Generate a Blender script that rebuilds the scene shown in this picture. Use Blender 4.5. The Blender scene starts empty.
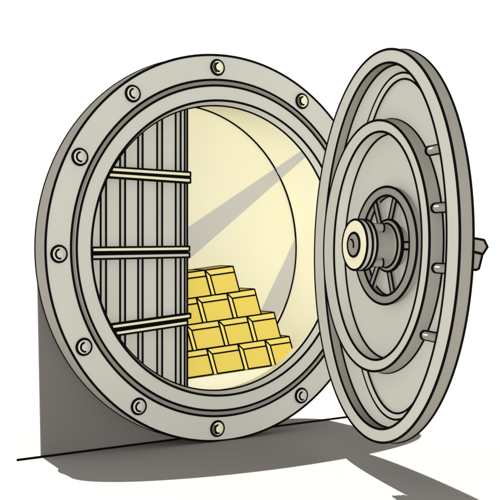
import bpy, bmesh, math, random
from mathutils import Vector, Matrix
random.seed(4)
PI = math.pi
# ---------------------------------------------------------------- camera, world, sun
F_PX = 1016.07                       # focal length in pixels of a 500 px wide picture
EYE = Vector((0, 0, 1.0))
HORIZON = 248.0
sc = bpy.context.scene
cd = bpy.data.cameras.new('camera'); cam = bpy.data.objects.new('camera', cd)
sc.collection.objects.link(cam); sc.camera = cam
cam.location = EYE; cam.rotation_euler = (PI / 2, 0, 0)
cd.sensor_width = 36; cd.lens = F_PX / 500 * 36; cd.shift_y = -(250 - HORIZON) / 500
cd.clip_end = 2000
w = bpy.data.worlds.new('World'); sc.world = w; w.use_nodes = True
bg = w.node_tree.nodes['Background']
bg.inputs['Color'].default_value = (1, 1, 1, 1); bg.inputs['Strength'].default_value = 0.36
sc.view_settings.view_transform = 'Standard'; sc.view_settings.look = 'None'
sc.view_settings.exposure = 1.5; sc.view_settings.gamma = 1
sd = bpy.data.lights.new('sun', 'SUN'); sun = bpy.data.objects.new('sun', sd)
sc.collection.objects.link(sun)
sd.energy = 5.0; sd.angle = math.radians(0.4); sd.color = (1, 0.99, 0.97)
SHADOW_DIR = Vector((0.50, -0.866, 0)).normalized()      # way the shadows fall on the floor
ELEV = math.radians(70.5)
sun.rotation_euler = (SHADOW_DIR * math.cos(ELEV) + Vector((0, 0, -math.sin(ELEV)))).to_track_quat('-Z', 'Y').to_euler()

# soft shadowless fill lamps: level ones from the viewer's side and from the left, a faint one from below
for nm_, d_, e_ in (('front_fill', (0.10, 1, 0), 1.20), ('bounce_fill', (0, 0, 1), 0.40), ('left_fill', (1, 0.12, 0), 0.48)):
    ld = bpy.data.lights.new(nm_, 'SUN'); lo_ = bpy.data.objects.new(nm_, ld); sc.collection.objects.link(lo_)
    ld.energy = e_; ld.angle = 0.1; ld.use_shadow = False
    lo_.rotation_euler = Vector(d_).to_track_quat('-Z', 'Y').to_euler()

# ---------------------------------------------------------------- materials
def mat(name, col, var=0.015, scale=3.0):
    m = bpy.data.materials.new(name); m.use_nodes = True
    nt = m.node_tree; b = nt.nodes['Principled BSDF']
    b.inputs['Roughness'].default_value = 1.0
    b.inputs['Specular IOR Level'].default_value = 0.0
    tc = nt.nodes.new('ShaderNodeTexCoord'); n = nt.nodes.new('ShaderNodeTexNoise')
    n.inputs['Scale'].default_value = scale; n.inputs['Detail'].default_value = 1
    r = nt.nodes.new('ShaderNodeValToRGB')
    r.color_ramp.elements[0].position = 0.3; r.color_ramp.elements[1].position = 0.7
    r.color_ramp.elements[0].color = [c * (1 - var) for c in col] + [1]
    r.color_ramp.elements[1].color = [min(1, c * (1 + var)) for c in col] + [1]
    nt.links.new(tc.outputs['Object'], n.inputs['Vector'])
    nt.links.new(n.outputs['Fac'], r.inputs['Fac'])
    nt.links.new(r.outputs['Color'], b.inputs['Base Color'])
    return m
STEEL = mat('pale_steel_paint', (0.345, 0.341, 0.298))
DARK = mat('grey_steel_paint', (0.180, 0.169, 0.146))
MID = mat('soft_steel_paint', (0.30, 0.295, 0.255))
CREAM = mat('cream_enamel', (0.50, 0.475, 0.325))
YELLOW = mat('pale_yellow_lining', (0.565, 0.54, 0.395), 0.008)
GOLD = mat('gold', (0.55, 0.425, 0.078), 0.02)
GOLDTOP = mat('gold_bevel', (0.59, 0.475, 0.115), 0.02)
BEAM = mat('painted_beam_grey', (0.365, 0.358, 0.328), 0.01)
INK = mat('black_ink_edge', (0.003, 0.003, 0.003), 0)
LEDGEM = mat('cream_ledge', (0.63, 0.60, 0.44), 0.008)
SHADOWM = mat('wall_shadow_grey', (0.105, 0.098, 0.090), 0.015)
FLOORM = mat('floor_paint', (0.225, 0.213, 0.20), 0.01)
GLINT = mat('painted_white_glint', (0.9, 0.9, 0.88), 0)

# ---------------------------------------------------------------- mesh builder
class MB:
    def __init__(s): s.v = []; s.f = []; s.m = []
    def add(s, vs, fs, m=0):
        k = len(s.v); s.v += [tuple(p) for p in vs]
        s.f += [tuple(i + k for i in f) for f in fs]; s.m += [m] * len(fs)
    def lathe(s, prof, m=0, n=160, sx=1, c=(0, 0), closed=True, a0=0, a1=2 * PI):
        """profile (r, y) turned round the local Y axis through c = (x, z)"""
        P = len(prof); vs = []; fs = []
        full = abs(a1 - a0 - 2 * PI) < 1e-6; na = n if full else n + 1
        for i in range(na):
            a = a0 + (a1 - a0) * i / n
            for r, y in prof: vs.append((c[0] + sx * r * math.cos(a), y, c[1] + r * math.sin(a)))
        for i in range(n):
            j = (i + 1) % na
            for k in range(P if closed else P - 1):
                q = (k + 1) % P
                fs.append((i * P + k, i * P + q, j * P + q, j * P + k))
        s.add(vs, fs, m)
    def loft(s, E, m=0, n=160, closed=True):
        """skin through ovals (centre x, half width, half height, y)"""
        P = len(E); vs = []; fs = []
        for i in range(n):
            a = 2 * PI * i / n
            for cx_, a_, b_, y in E: vs.append((cx_ + a_ * math.cos(a), y, b_ * math.sin(a)))
        for i in range(n):
            j = (i + 1) % n
            for k in range(P if closed else P - 1):
                q = (k + 1) % P; fs.append((i * P + k, i * P + q, j * P + q, j * P + k))
        s.add(vs, fs, m)
    def cut(s, n0, keep):
        """drop the faces from n0 on whose middle fails keep(x, z)"""
        F, Mm = [], []
        for i, (f, m) in enumerate(zip(s.f, s.m)):
            x = sum(s.v[k][0] for k in f) / len(f); z = sum(s.v[k][2] for k in f) / len(f)
            if i < n0 or keep(x, z): F.append(f); Mm.append(m)
        s.f, s.m = F, Mm
    def oval(s, e, w, m=1, n=160, dz=0):
        s.tube([(e[0] + e[1] * math.cos(2 * PI * i / n), e[3], dz + e[2] * math.sin(2 * PI * i / n)) for i in range(n)], w, m, True)
    def disc(s, r, y, m=0, n=160, sx=1, c=(0, 0)):
        s.add([(c[0] + sx * r * math.cos(2 * PI * i / n), y, c[1] + r * math.sin(2 * PI * i / n)) for i in range(n)], [tuple(range(n))], m)
    def tube(s, pts, r, m=1, closed=False, n=8):
        pts = [Vector(p) for p in pts]; L = len(pts); vs = []; fs = []; u = None
        for i, p in enumerate(pts):
            if closed: d = pts[(i + 1) % L] - pts[i - 1]
            else: d = pts[min(i + 1, L - 1)] - pts[max(i - 1, 0)]
            d.normalize()
            if u is None: u = d.orthogonal().normalized()
            else: u = (u - d * u.dot(d)).normalized()
            v = d.cross(u)
            for k in range(n):
                a = 2 * PI * k / n; vs.append(p + (u * math.cos(a) + v * math.sin(a)) * r)
        for i in range(L if closed else L - 1):
            j = (i + 1) % L
            for k in range(n):
                q = (k + 1) % n; fs.append((i * n + k, i * n + q, j * n + q, j * n + k))
        if not closed:
            fs.append(tuple(range(n))[::-1]); fs.append(tuple((L - 1) * n + k for k in range(n)))
        s.add(vs, fs, m)
    def ring(s, r, y, w, sx=1, c=(0, 0), a0=0, a1=2 * PI, m=1, n=160):
        full = abs(a1 - a0 - 2 * PI) < 1e-6
        k = n if full else n + 1
        s.tube([(c[0] + sx * r * math.cos(a0 + (a1 - a0) * i / n), y, c[1] + r * math.sin(a0 + (a1 - a0) * i / n)) for i in range(k)], w, m, full)
    def hexa(s, A, B, m=0, ink=0):
        """solid between two polygons (lists of points); ink = edge line radius"""
        n = len(A)
        fs = [tuple(range(n))[::-1], tuple(range(n, 2 * n))] + [(i, (i + 1) % n, n + (i + 1) % n, n + i) for i in range(n)]
        s.add(list(A) + list(B), fs, m)
        if ink:
            for P in (A, B):
                for i in range(n): s.tube([P[i], P[(i + 1) % n]], ink)
            for i in range(n): s.tube([A[i], B[i]], ink)
    def build(s, name, mats, parent=None, smooth=False):
        me = bpy.data.meshes.new(name); me.from_pydata(s.v, [], s.f)
        for m in mats: me.materials.append(m)
        for p, i in zip(me.polygons, s.m): p.material_index = i
        bm = bmesh.new(); bm.from_mesh(me); bmesh.ops.recalc_face_normals(bm, faces=bm.faces)
        bm.to_mesh(me); bm.free()
        o = bpy.data.objects.new(name, me); sc.collection.objects.link(o)
        if parent: o.parent = parent
        return o
def tag(o, label=None, cat=None, group=None, kind=None):
    if label: o['label'] = label
    if cat: o['category'] = cat
    if group: o['group'] = group
    if kind: o['kind'] = kind
    return o
def empty(name, M):
    o = bpy.data.objects.new(name, None); sc.collection.objects.link(o); o.matrix_world = M
    o.empty_display_size = 0.1
    return o
def plane_hit(M, px, py, d):
    """where the sight line through a picture point meets the plane local y = d of frame M"""
    Mi = M.inverted(); o = Mi @ EYE
    r = Mi.to_3x3() @ Vector(((px - 250) / F_PX, 1, -(py - HORIZON) / F_PX))
    t = (d - o.y) / r.y
    p = o + r * t
    return p.x, p.z

# ---------------------------------------------------------------- floor
floor = MB()
floor.add([(-600, -300, 0), (600, -300, 0), (600, 1500, 0), (-600, 1500, 0)], [(0, 1, 2, 3)])
floor_o = tag(floor.build('floor', [FLOORM]), 'plain white floor under the vault', kind='structure')
seam = MB()
A, B = Vector((-1.094, 4.770, 0.004)), Vector((0.80, 6.153, 0.004))
seam.tube([A, A.lerp(B, 0.02), B], 0.0062, 0)
seam.build('floor_edge_line', [INK])
tag(bpy.data.objects['floor_edge_line'], 'thin black line where the wall meets the floor', kind='structure')
# the sun brightens the floor; everything else is lit by the white surroundings
rc = bpy.data.collections.new('sunlit_ground'); rc.objects.link(floor_o)
sun.light_linking.receiver_collection = rc

# ---------------------------------------------------------------- vault doorway
MV = Matrix.Translation((-0.1195, 5.283, 1.0)) @ Matrix.Rotation(0.5838, 4, 'Z')
vault = tag(empty('bank_vault', MV), 'round pale grey steel vault with bolted frame, yellow interior and thick door swung open', 'vault', kind='thing')
INKW = 0.0061
m = MB()                                            # the flange, stepped front
m.lathe([(1, 0), (0.871, 0), (0.871, 0.02), (0.842, 0.02), (0.842, 0.0), (0.765, 0.0), (0.744, 0.045), (0.80, 0.047), (0.80, 0.12), (1, 0.12)], 0)
for r, y in ((0.9985, 0), (1.0, 0.12), (0.871, 0), (0.842, 0), (0.765, 0), (0.745, 0.045)): m.ring(r, y, INKW)
frame_o = m.build('frame_ring', [STEEL, INK], vault)
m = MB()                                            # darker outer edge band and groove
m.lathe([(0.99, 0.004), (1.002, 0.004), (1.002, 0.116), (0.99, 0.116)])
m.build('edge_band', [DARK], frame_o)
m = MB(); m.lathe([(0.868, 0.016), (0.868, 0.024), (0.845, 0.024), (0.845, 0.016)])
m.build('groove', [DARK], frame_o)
m = MB()                                            # lining of the shallow round chamber, widening inward
RB, DB = 0.808, 0.50
m.lathe([(0.744, 0.048), (RB, DB), (0.835, DB + 0.02), (0.835, 0.122), (0.797, 0.121), (0.797, 0.050)], 0)
m.ring(RB - 0.003, DB - 0.004, INKW * 1.0)
lining_o = m.build('chamber_lining', [YELLOW, INK], vault)
m = MB(); m.lathe([(0.8365, 0.124), (0.8365, DB + 0.034), (0.842, DB + 0.036), (0.842, 0.124)]); m.lathe([(0, DB + 0.034), (0.842, DB + 0.034), (0.842, DB + 0.045), (0, DB + 0.045)], closed=False)
m.build('chamber_shell', [STEEL], vault)
m = MB(); m.disc(0.83, DB + 0.001); m.disc(0.835, DB + 0.03)
m.build('back_panel', [YELLOW], lining_o)
# drawn light beams, painted as pale grey slanting bands on the lining
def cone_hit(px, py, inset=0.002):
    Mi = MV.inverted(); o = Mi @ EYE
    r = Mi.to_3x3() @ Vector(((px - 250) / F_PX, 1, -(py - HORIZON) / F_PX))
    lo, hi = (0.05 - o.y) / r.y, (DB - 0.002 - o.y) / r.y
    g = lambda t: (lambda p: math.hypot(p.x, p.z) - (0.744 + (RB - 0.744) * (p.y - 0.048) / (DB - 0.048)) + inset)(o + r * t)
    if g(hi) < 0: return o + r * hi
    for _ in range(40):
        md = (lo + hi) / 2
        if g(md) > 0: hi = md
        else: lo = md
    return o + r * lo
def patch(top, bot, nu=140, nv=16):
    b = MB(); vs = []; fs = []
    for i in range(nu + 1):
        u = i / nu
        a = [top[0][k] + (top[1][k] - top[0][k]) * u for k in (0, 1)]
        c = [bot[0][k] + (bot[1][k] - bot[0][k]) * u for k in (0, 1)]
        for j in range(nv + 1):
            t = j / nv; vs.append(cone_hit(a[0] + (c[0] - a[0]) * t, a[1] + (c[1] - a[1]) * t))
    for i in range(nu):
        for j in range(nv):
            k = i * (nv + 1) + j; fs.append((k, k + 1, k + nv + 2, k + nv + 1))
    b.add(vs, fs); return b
patch([(304, 149), (150, 253)], [(309, 154), (150, 294)]).build('painted_beam', [BEAM], lining_o)
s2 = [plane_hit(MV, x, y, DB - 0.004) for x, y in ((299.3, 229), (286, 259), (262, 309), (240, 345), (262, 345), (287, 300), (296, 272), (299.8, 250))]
b = MB(); b.hexa([(x, DB - 0.004, z) for x, z in s2], [(x, DB - 0.001, z) for x, z in s2]); b.build('painted_beam', [BEAM], lining_o)
# bolts
CREAMB = {0, 7, 5}
spots = [(219, 68), (134, 93), (80, 156), (59, 254), (84, 348), (140, 407), (219, 427), (301, 392), (303, 102)]
angs = []
for px, py in spots:
    x, z = plane_hit(MV, px, py, -0.02); angs.append(math.atan2(z, x))
angs += [math.radians(a) for a in (-27, 1, 28)]
cream = (0, 6, 8)
for i, a in enumerate(angs):
    c = (0.934 * math.cos(a), 0.934 * math.sin(a))
    b = MB()
    b.lathe([(0.0, 0.004), (0.036, 0.004), (0.036, -0.010), (0.027, -0.016), (0.0, -0.016)], 0, 40, c=c)
    b.ring(0.0365, -0.006, 0.0075, c=c, n=40)
    b.lathe([(0.0, -0.015), (0.022, -0.015), (0.0205, -0.021), (0.014, -0.024), (0, -0.025)], 0, 32, c=c)
    b.ring(0.0215, -0.019, 0.0052, c=c, a0=math.radians(100), a1=math.radians(280), n=24)
    if i in cream: b.ring(0.0285, -0.014, 0.0032, c=c, a0=math.radians(130), a1=math.radians(250), n=24)
    o = b.build('bolt', [CREAM if i in cream else STEEL, INK], frame_o)
    if i in cream: o['label'] = 'cream bolt'
# slatted inner gate on the left of the opening
RS = 0.752
def chord(x): return math.sqrt(max(RS * RS - x * x, 0))
lines = [99.6, 105, 119, 124, 137, 141.5, 156, 161, 174.5, 179.5, 183.5, 187]
xs = [-0.742] + [plane_hit(MV, p, 250, 0.10)[0] for p in lines]
XR = xs[-1]
gate = MB()
def strip(x0, x1, y0, y1, b, ink=True):
    k = 8; X = [x0 + (x1 - x0) * i / k for i in range(k + 1)]
    poly = [(x, chord(x)) for x in X] + [(x, -chord(x)) for x in reversed(X)]
    b.hexa([(x, y0, z) for x, z in poly], [(x, y1, z) for x, z in poly], 0)
    if ink:
        for x in (x0, x1): b.tube([(x, y0, chord(x)), (x, y0, -chord(x))], 0.0056)
strip(-0.744, XR - 0.004, 0.108, 0.118, gate, False)
gate.tube([(XR, 0.099, chord(XR)), (XR, 0.099, -chord(XR))], 0.0062)
gate_o = gate.build('inner_gate', [DARK, INK], vault)
for i in range(len(xs) - 1):
    b = MB(); wide = (i % 2 == 0)
    strip(xs[i], xs[i + 1], 0.088 if wide else 0.098, 0.1085, b, wide)
    b.build('slat' if wide else 'slat_joint', [STEEL, INK], gate_o)
# three double rods across the gate
RODS = [((93.5, 168.5), (190.5, 174.5), (92, 174), (190.5, 180.5), 4.4, CREAM, CREAM),
        ((92.5, 249.8), (189.5, 248.6), (92.5, 256.9), (189.5, 255.1), 4.2, CREAM, STEEL),
        ((109, 327), (190.5, 315.8), (111, 333.6), (187.5, 322.6), 4.2, CREAM, CREAM)]
for i, (a, b_, c, d, th, m1, m2) in enumerate(RODS):
    for (p, q, mm) in ((a, b_, m1), (c, d, m2)):
        r = MB(); y0, y1 = 0.050, 0.078
        x0, z0 = plane_hit(MV, *p, y0); x1, z1 = plane_hit(MV, *q, y0); h = th / 2 / 191
        # keep the left end inside the round opening
        x0 = max(x0, -math.sqrt(0.742 ** 2 - z0 * z0))
        Aq = [(x0, y0, z0 - h), (x1, y0, z1 - h), (x1, y0, z1 + h), (x0, y0, z0 + h)]
        r.hexa(Aq, [(x, y1, z) for x, _, z in Aq], 0, 0.005)
        # spacer block tying the rod to the slats
        xm = (x0 + x1) / 2; zm = (z0 + z1) / 2
        r.hexa([(xm - .01, y1, zm - h * .6), (xm + .01, y1, zm - h * .6), (xm + .01, y1, zm + h * .6), (xm - .01, y1, zm + h * .6)],
               [(xm - .01, 0.09, zm - h * .6), (xm + .01, 0.09, zm - h * .6), (xm + .01, 0.09, zm + h * .6), (xm - .01, 0.09, zm + h * .6)], 0)
        if p == c:                                      # dark gap plate between the two rods
            xa, za = plane_hit(MV, *a, y0); xb, zb = plane_hit(MV, *b_, y0); xa = max(xa, x0)
            G = [(x0, y0 + 0.008, z0 + h), (x1 - 0.004, y0 + 0.008, z1 + h), (x1 - 0.004, y0 + 0.008, zb - h), (x0, y0 + 0.008, za - h)]
            r.hexa(G, [(x, y1 - 0.004, z) for x, _, z in G], 1)
        o = r.build('rod', [mm, INK], gate_o)
        if mm is CREAM: o['label'] = 'cream rod'

# ---------------------------------------------------------------- gold bars, stacked on the sloping ledge in the chamber
D0 = 0.124
def L(px, py, d=D0): return Vector(plane_hit(MV, px, py, d))
PITCH = 26.2
# rows: picture heights of the row's foot at x = 187, slope, seams at the foot
ROWS = [(378.5, -0.150, [183.0, 213.5, 244.5, 271.5, 296.0]),
        (351.8, -0.146, [160.0, 193.0, 225.0, 253.5, 281.0]),
        (325.6, -0.145, [173.0, 203.0, 233.5, 261.5]),
        (299.4, -0.140, [180.0, 211.5, 240.0])]
PLACE = ['first', 'second', 'third', 'last']
RN = ['bottom row', 'second row up', 'third row up', 'top row']
n_bar = 0
slope_pts = []
for k, (y0, sl, seams) in enumerate(ROWS):
    d = D0 + 0.016 * k
    H = PITCH
    for j in range(len(seams) - 1):
        xl, xr = seams[j] + 0.15, seams[j + 1] - 0.15
        lean = 7.0                                   # the bars' ends lean left as they rise
        def q(x, up, d_): return plane_hit(MV, x - lean * up / H, y0 + sl * (x - 187) - up, d_)
        face = [q(xl + 3.9, 0.4, d), q(xr, 0.4, d), q(xr, H - 6.3, d), q(xl + 3.9, H - 6.3, d)]
        rim = [q(xl, 0.4, d + 0.016), q(xr, 0.4, d + 0.016), q(xr + 0.0, H - 0.5, d + 0.016), q(xl, H - 0.5, d + 0.016)]
        P = [(x, d, z) for x, z in face]; Q = [(x, d + 0.016, z) for x, z in rim]
        R = [(x, d + 0.15, z) for x, z in rim]
        org = Vector(MV @ Vector(Q[0]))
        b = MB()
        b.add(P + Q + R, [(0, 1, 2, 3)], 0)
        nf = len(b.f)
        base = 0
        b.f += [(0, 1, 5, 4), (1, 2, 6, 5)]; b.m += [0, 0]
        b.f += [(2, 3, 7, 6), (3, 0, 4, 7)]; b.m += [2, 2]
        b.f += [(4, 5, 9, 8), (5, 6, 10, 9), (6, 7, 11, 10), (7, 4, 8, 11), (8, 9, 10, 11)]; b.m += [0] * 5
        iw = 0.0042
        for i in range(4): b.tube([P[i], P[(i + 1) % 4]], iw)
        for i in (1, 2, 3): b.tube([Q[i], Q[(i + 1) % 4]], iw)
        b.tube([P[2], Q[2]], iw); b.tube([P[3], Q[3]], iw)
        b.tube([Q[2], R[2]], iw); b.tube([Q[3], R[3]], iw); b.tube([R[3], R[2]], iw)
        if k == 0: slope_pts.append(Q[0]); slope_pts.append(Q[1])
        # local origin at the bar's foot
        M = MV.copy(); o3 = Vector(Q[0]); b.v = [tuple(Vector(p) - o3) for p in b.v]
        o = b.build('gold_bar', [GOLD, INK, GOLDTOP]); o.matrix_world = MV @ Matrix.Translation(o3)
        nb = len(seams) - 1
        if j == nb - 1: pos = 'right end'
        elif j == 0: pos = 'left end'
        elif nb == 4: pos = 'second from the left' if j == 1 else 'third from the left'
        else: pos = 'middle'
        near = {0: ', half behind the gate' if j == 0 else '', 1: '', 2: '', 3: ''}[k]
        if k == 1 and j == 0: near = ', mostly behind the gate'
        if k == 2 and j == 0: near = ', partly behind the gate'
        if k == 3 and j == 0: near = ', beside the gate'
        if k == 0 and j == nb - 1: near = ', meeting the frame'
        tag(o, 'gold bar at %s of the %s%s' % (pos, RN[k], near) if 'from' not in pos else 'gold bar %s in the %s%s' % (pos, RN[k], near),
            'gold bar', 'gold bars stacked in the vault')
# yellow ledge under the stack, part of the lining
a, c = Vector(slope_pts[0]), Vector(slope_pts[-1])
dirv = (c - a).normalized()
p0 = a - dirv * 0.12; p1 = c + dirv * 0.0
def cone_r(y): return 0.744 + (RB - 0.744) * (y - 0.048) / (DB - 0.048)
b = MB()
for (ya, yb) in ((D0 - 0.003, DB - 0.01),):
    k = 20; top = [(p0.x + (p1.x - p0.x) * i / k, p0.z + (p1.z - p0.z) * i / k - 0.004) for i in range(k + 1)]
    def bot(x, z, y): rr = cone_r(y) - 0.002; return -math.sqrt(max(rr * rr - x * x, 0.01))
    F_ = [(x, ya, z) for x, z in top] + [(x, ya, min(bot(x, z, ya), z - 0.002)) for x, z in reversed(top)]
    B_ = [(x, yb, z) for x, z in top] + [(x, yb, min(bot(x, z, yb), z - 0.002)) for x, z in reversed(top)]
    b.hexa(F_, B_, 0)
b.build('ledge', [LEDGEM, INK], lining_o)

# ---------------------------------------------------------------- slab in shadow grey standing for the ring's wall shadow, lower left
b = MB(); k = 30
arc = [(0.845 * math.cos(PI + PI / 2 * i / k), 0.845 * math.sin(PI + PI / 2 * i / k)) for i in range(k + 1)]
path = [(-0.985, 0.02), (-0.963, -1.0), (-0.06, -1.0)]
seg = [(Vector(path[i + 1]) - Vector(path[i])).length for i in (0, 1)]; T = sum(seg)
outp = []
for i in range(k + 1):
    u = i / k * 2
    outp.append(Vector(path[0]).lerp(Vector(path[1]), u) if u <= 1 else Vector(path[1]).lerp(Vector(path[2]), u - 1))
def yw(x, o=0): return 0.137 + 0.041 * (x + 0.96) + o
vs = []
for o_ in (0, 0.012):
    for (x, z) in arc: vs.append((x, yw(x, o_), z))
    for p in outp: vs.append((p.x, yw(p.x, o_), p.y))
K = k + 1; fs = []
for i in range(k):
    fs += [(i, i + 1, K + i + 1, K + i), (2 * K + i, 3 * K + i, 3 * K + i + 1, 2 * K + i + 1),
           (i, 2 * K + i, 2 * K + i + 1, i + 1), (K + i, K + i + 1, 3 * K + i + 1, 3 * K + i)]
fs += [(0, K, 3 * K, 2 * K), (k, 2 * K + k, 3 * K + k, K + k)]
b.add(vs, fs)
o = b.build('shadow_slab', [SHADOWM]); o.matrix_world = MV
tag(o, 'dark grey slab standing in for the shadow behind the lower left of the round frame', 'wall', kind='thing')

# ---------------------------------------------------------------- the open door
MD = Matrix.Translation((0.540, 4.47, 1.010)) @ Matrix.Rotation(math.radians(1.3), 4, 'Y') @ Matrix.Rotation(-1.3077, 4, 'Z')
W = 0.0053
def half(l, r_, b_, y):                              # oval from its left and right edge in the picture
    x0 = plane_hit(MD, l, 248, y)[0]; x1 = plane_hit(MD, r_, 248, y)[0]
    return ((x0 + x1) / 2, (x1 - x0) / 2, b_, y)
def at(e, y, db=0): return (e[0], e[1] + db, e[2] + db, y)
RO = half(314.8, 459.8, 0.850, 0.0); RI = half(324.6, 446.8, 0.790, 0.0)
LO = half(324.0, 429.4, 0.548, -0.012); LI = half(334.0, 422.0, 0.495, -0.012)
m = MB()
m.loft([(RI[0], 0, 0, 0.0535), at(RI, 0.0535, 0.004), at(RI, 0.046, 0.004), (RI[0], 0, 0, 0.046)], closed=False)
m.oval(at(RI, 0.044, -0.004), W)
door = m.build('door', [STEEL, INK], vault); door.matrix_parent_inverse = Matrix(); door.matrix_basis = MV.inverted() @ MD
door['label'] = 'round thick door standing wide open'
m = MB()
m.loft([at(RO, 0, -0.003), RI, at(RI, 0.050), at(RO, 0.054, -0.003)])
for e in (at(RO, 0, -0.001), at(RO, 0.054, -0.001), RI): m.oval(e, W)
m.build('outer_rim', [STEEL, INK], door)
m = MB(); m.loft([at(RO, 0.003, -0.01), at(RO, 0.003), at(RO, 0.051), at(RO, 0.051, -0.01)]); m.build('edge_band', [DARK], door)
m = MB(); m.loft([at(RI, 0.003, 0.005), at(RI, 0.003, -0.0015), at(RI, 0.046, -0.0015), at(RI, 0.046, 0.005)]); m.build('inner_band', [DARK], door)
BO = half(350, 450, 0.735, 0.036); BI = half(355, 447, 0.706, 0.036)
m = MB(); m.loft([at(BO, 0.047), BO, BI, at(BI, 0.047)])
m.oval(BO, W * .85); m.oval(BI, W * .85)
m.cut(0, lambda x, z: ((x - LO[0]) / LO[1]) ** 2 + (z / LO[2]) ** 2 > 0.96)
m.build('raised_band', [STEEL, INK], door)
m = MB()
m.loft([LO, LI, at(LI, 0.046, -0.004), at(LO, 0.046, 0.006)])
for e in (LO, LI, at(LO, 0.044, 0.007), at(LI, 0.044, -0.005)): m.oval(e, W)
m.build('lip_ring', [STEEL, INK], door)
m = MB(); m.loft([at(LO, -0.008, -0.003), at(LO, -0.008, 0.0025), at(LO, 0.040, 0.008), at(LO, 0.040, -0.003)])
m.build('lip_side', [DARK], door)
# locking pins between lip and rim
for px_, py in ((428.5, 151), (434.3, 208), (435.2, 268), (423.5, 335)):
    x0, z = plane_hit(MD, px_, py, 0.010); x1 = RI[0] + RI[1] * math.sqrt(1 - (z / RI[2]) ** 2) + 0.002
    b = MB(); r = 0.0165; n = 20
    ends = [(x0, 0.15), (x0 + 0.006, 0.7), (x0 + 0.018, 1.0), (x1, 1.0)]
    vs = []; fs = []
    for x, s_ in ends:
        for k in range(n): vs.append((x, 0.012 + r * s_ * math.cos(2 * PI * k / n), z + r * s_ * math.sin(2 * PI * k / n)))
    for i in range(len(ends) - 1):
        for k in range(n): fs.append((i * n + k, i * n + (k + 1) % n, (i + 1) * n + (k + 1) % n, (i + 1) * n + k))
    fs.append(tuple(range(n)))
    b.add(vs, fs)
    y_ = 0.012
    b.tube([(x1, y_, z + r), (x0 + 0.016, y_, z + r)] + [(x0 + 0.004, y_ - r * math.sin(PI * t / 8), z + r * math.cos(PI * t / 8)) for t in range(9)] + [(x0 + 0.016, y_, z - r), (x1, y_, z - r)], 0.0050)
    b.tube([(x0 + 0.03, y_ - r * .9, z + r * .3), (x0 + 0.065, y_ - r * .9, z + r * .3)], 0.0028, 2)  # highlight along the pin, painted as a thin white strip
    b.build('locking_pin', [DARK, INK, GLINT], door)
# hand wheel
WX = 1.32
cx, cz = plane_hit(MD, 386, 245.5, 0.0)
C = (cx, cz)
wheel = MB()
WO = half(354.6, 417.0, 0.252, 0.004); WI = half(361.8, 409.5, 0.214, 0.004)
def up(e, y, k=0): return (e[0], e[1] + k, e[2] + k, y)
wv = MB(); wv.loft([WO, WI, up(WI, 0.030), up(WO, 0.030)])
for e in (WO, WI, up(WI, 0.030, 0.001)): wv.oval(e, W)
wv.v = [(x, y, z + C[1]) for x, y, z in wv.v]
C = (WO[0], C[1]); WX = WI[1] / WI[2]
wv.build('hand_wheel', [DARK, INK], door); wo = door
for deg in (0, 68, 118, 236, 292):
    a = math.radians(deg); u = Vector((math.cos(a), 0, math.sin(a))); v = Vector((-math.sin(a), 0, math.cos(a)))
    f_ = lambda r_, t_, y_: (C[0] + WX * (u.x * r_ + v.x * t_), y_, C[1] + u.z * r_ + v.z * t_)
    b = MB(); Aq = [f_(0.085, -0.015, 0.010), f_(0.2130, -0.015, 0.010), f_(0.2130, 0.015, 0.010), f_(0.085, 0.015, 0.010)]
    Bq = [(x, 0.026, z) for x, y, z in Aq]
    b.hexa(Aq, Bq, 0, 0)
    for P in (Aq,):
        b.tube([P[0], P[1]], W * .9); b.tube([P[2], P[3]], W * .9)
    b.build('spoke', [DARK, INK], wo)
hub = MB(); C = (C[0] + 0.055, C[1]); WX = 1.36
hub.lathe([(0.0, 0.046), (0.085, 0.046), (0.085, 0.008), (0.110, 0.008), (0.110, 0.0), (0.098, -0.006), (0.092, -0.006), (0.088, -0.02), (0.088, -0.105), (0.0, -0.105)], 0, 80, sx=WX, c=C, closed=False)
hub.ring(0.109, 0.006, W, sx=WX, c=C, n=80); hub.ring(0.110, 0.0, W, sx=WX, c=C, n=80); hub.ring(0.092, -0.008, W, sx=WX, c=C, n=80)
for s_ in (1, -1): hub.tube([(C[0], -0.01, C[1] + s_ * 0.088), (C[0], -0.105, C[1] + s_ * 0.088)], W)
hub.build('hub', [DARK, INK], wo)
for zz in (0.072, -0.072):
    b = MB(); c2 = (C[0] - 0.075, C[1] + zz)
    b.lathe([(0, -0.10), (0.017, -0.10), (0.017, -0.062), (0.011, -0.054), (0, -0.054)], 0, 24, c=(C[0] + 0.088, C[1] + zz), closed=False)
    b.ring(0.017, -0.060, W * .8, c=(C[0] + 0.088, C[1] + zz), n=24)
    b.build('screw', [DARK, INK], wo)
cap = MB()
cap.lathe([(0.0, -0.104), (0.104, -0.104), (0.104, -0.116), (0.106, -0.119), (0.106, -0.146), (0, -0.146)], 0, 96, sx=WX, c=C, closed=False)
for y in (-0.105, -0.125): cap.ring(0.106, y, W, sx=WX, c=C, n=96)
cap.build('flange', [MID, INK], wo)
face = MB()
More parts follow.
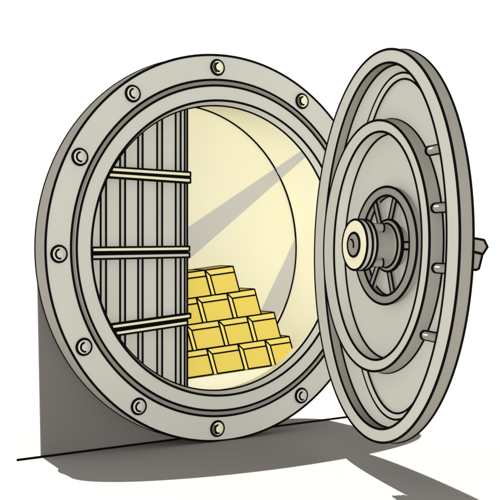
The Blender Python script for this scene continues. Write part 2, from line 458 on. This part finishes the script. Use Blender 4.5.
face.lathe([(0, -0.145), (0.105, -0.145), (0.105, -0.150), (0, -0.150)], 0, 96, sx=WX, c=C, closed=False)
face.ring(0.106, -0.149, W, sx=WX, c=C, n=96)
tag(face.build('hub_face', [CREAM, INK], wo), 'cream disc face')
pin = MB()
pin.lathe([(0, -0.149), (0.050, -0.149), (0.050, -0.154), (0, -0.154)], 0, 60, sx=WX, c=C, closed=False)
pin.ring(0.050, -0.154, W, sx=WX, c=C, n=60)
pin.tube([(C[0] + WX * x, -0.156, C[1] + z) for x, z in ((-0.022, 0.022), (-0.008, 0.020), (0.004, 0.006), (0.004, -0.014))], 0.004)
pin.build('keyhole_boss', [DARK, INK], wo)
# latch handle behind the rim at the right
hd = MB(); x_ = RO[0] + RO[1] - 0.05
def hp(px, py, d):
    Mi = MD.inverted(); o = Mi @ EYE
    r = Mi.to_3x3() @ Vector(((px - 250) / F_PX, 1, -(py - HORIZON) / F_PX))
    t = (d - o.x) / r.x; p = o + r * t; return (d, p.y, p.z)
up = [(466, 238.5), (476, 238.5), (484, 240), (487.5, 247), (483, 254), (475, 252), (466, 252)]
lowr = [(466, 252.3), (475, 252.3), (482.5, 254.3), (479, 268.5), (476, 270), (466, 269)]
for poly in (up, lowr):
    hd.hexa([hp(x, y, x_ + 0.03) for x, y in poly], [hp(x, y, x_ + 0.0) for x, y in poly], 0, 0.0045)
hd.build('latch_handle', [DARK, INK], door)
# hinge arm from the back of the door to the flange, behind the door
Mi = MD.inverted() @ MV
p = Mi @ Vector((0.93, 0.0, 0.0)); q = Vector((-0.62, 0.062, 0.0))
for zz in (-0.42,):
    b = MB(); pp = Mi @ Vector((0.90, 0.002, zz)); qq = Vector((-0.60, 0.055, zz))
    dv = (pp - qq).normalized(); nv = dv.cross(Vector((0, 0, 1))).normalized() * 0.02; hv = Vector((0, 0, 0.03))
    b.hexa([pp - nv - hv, pp + nv - hv, pp + nv + hv, pp - nv + hv], [qq - nv - hv, qq + nv - hv, qq + nv + hv, qq - nv + hv], 0, 0.004)
    b.build('hinge_arm', [DARK, INK], door)
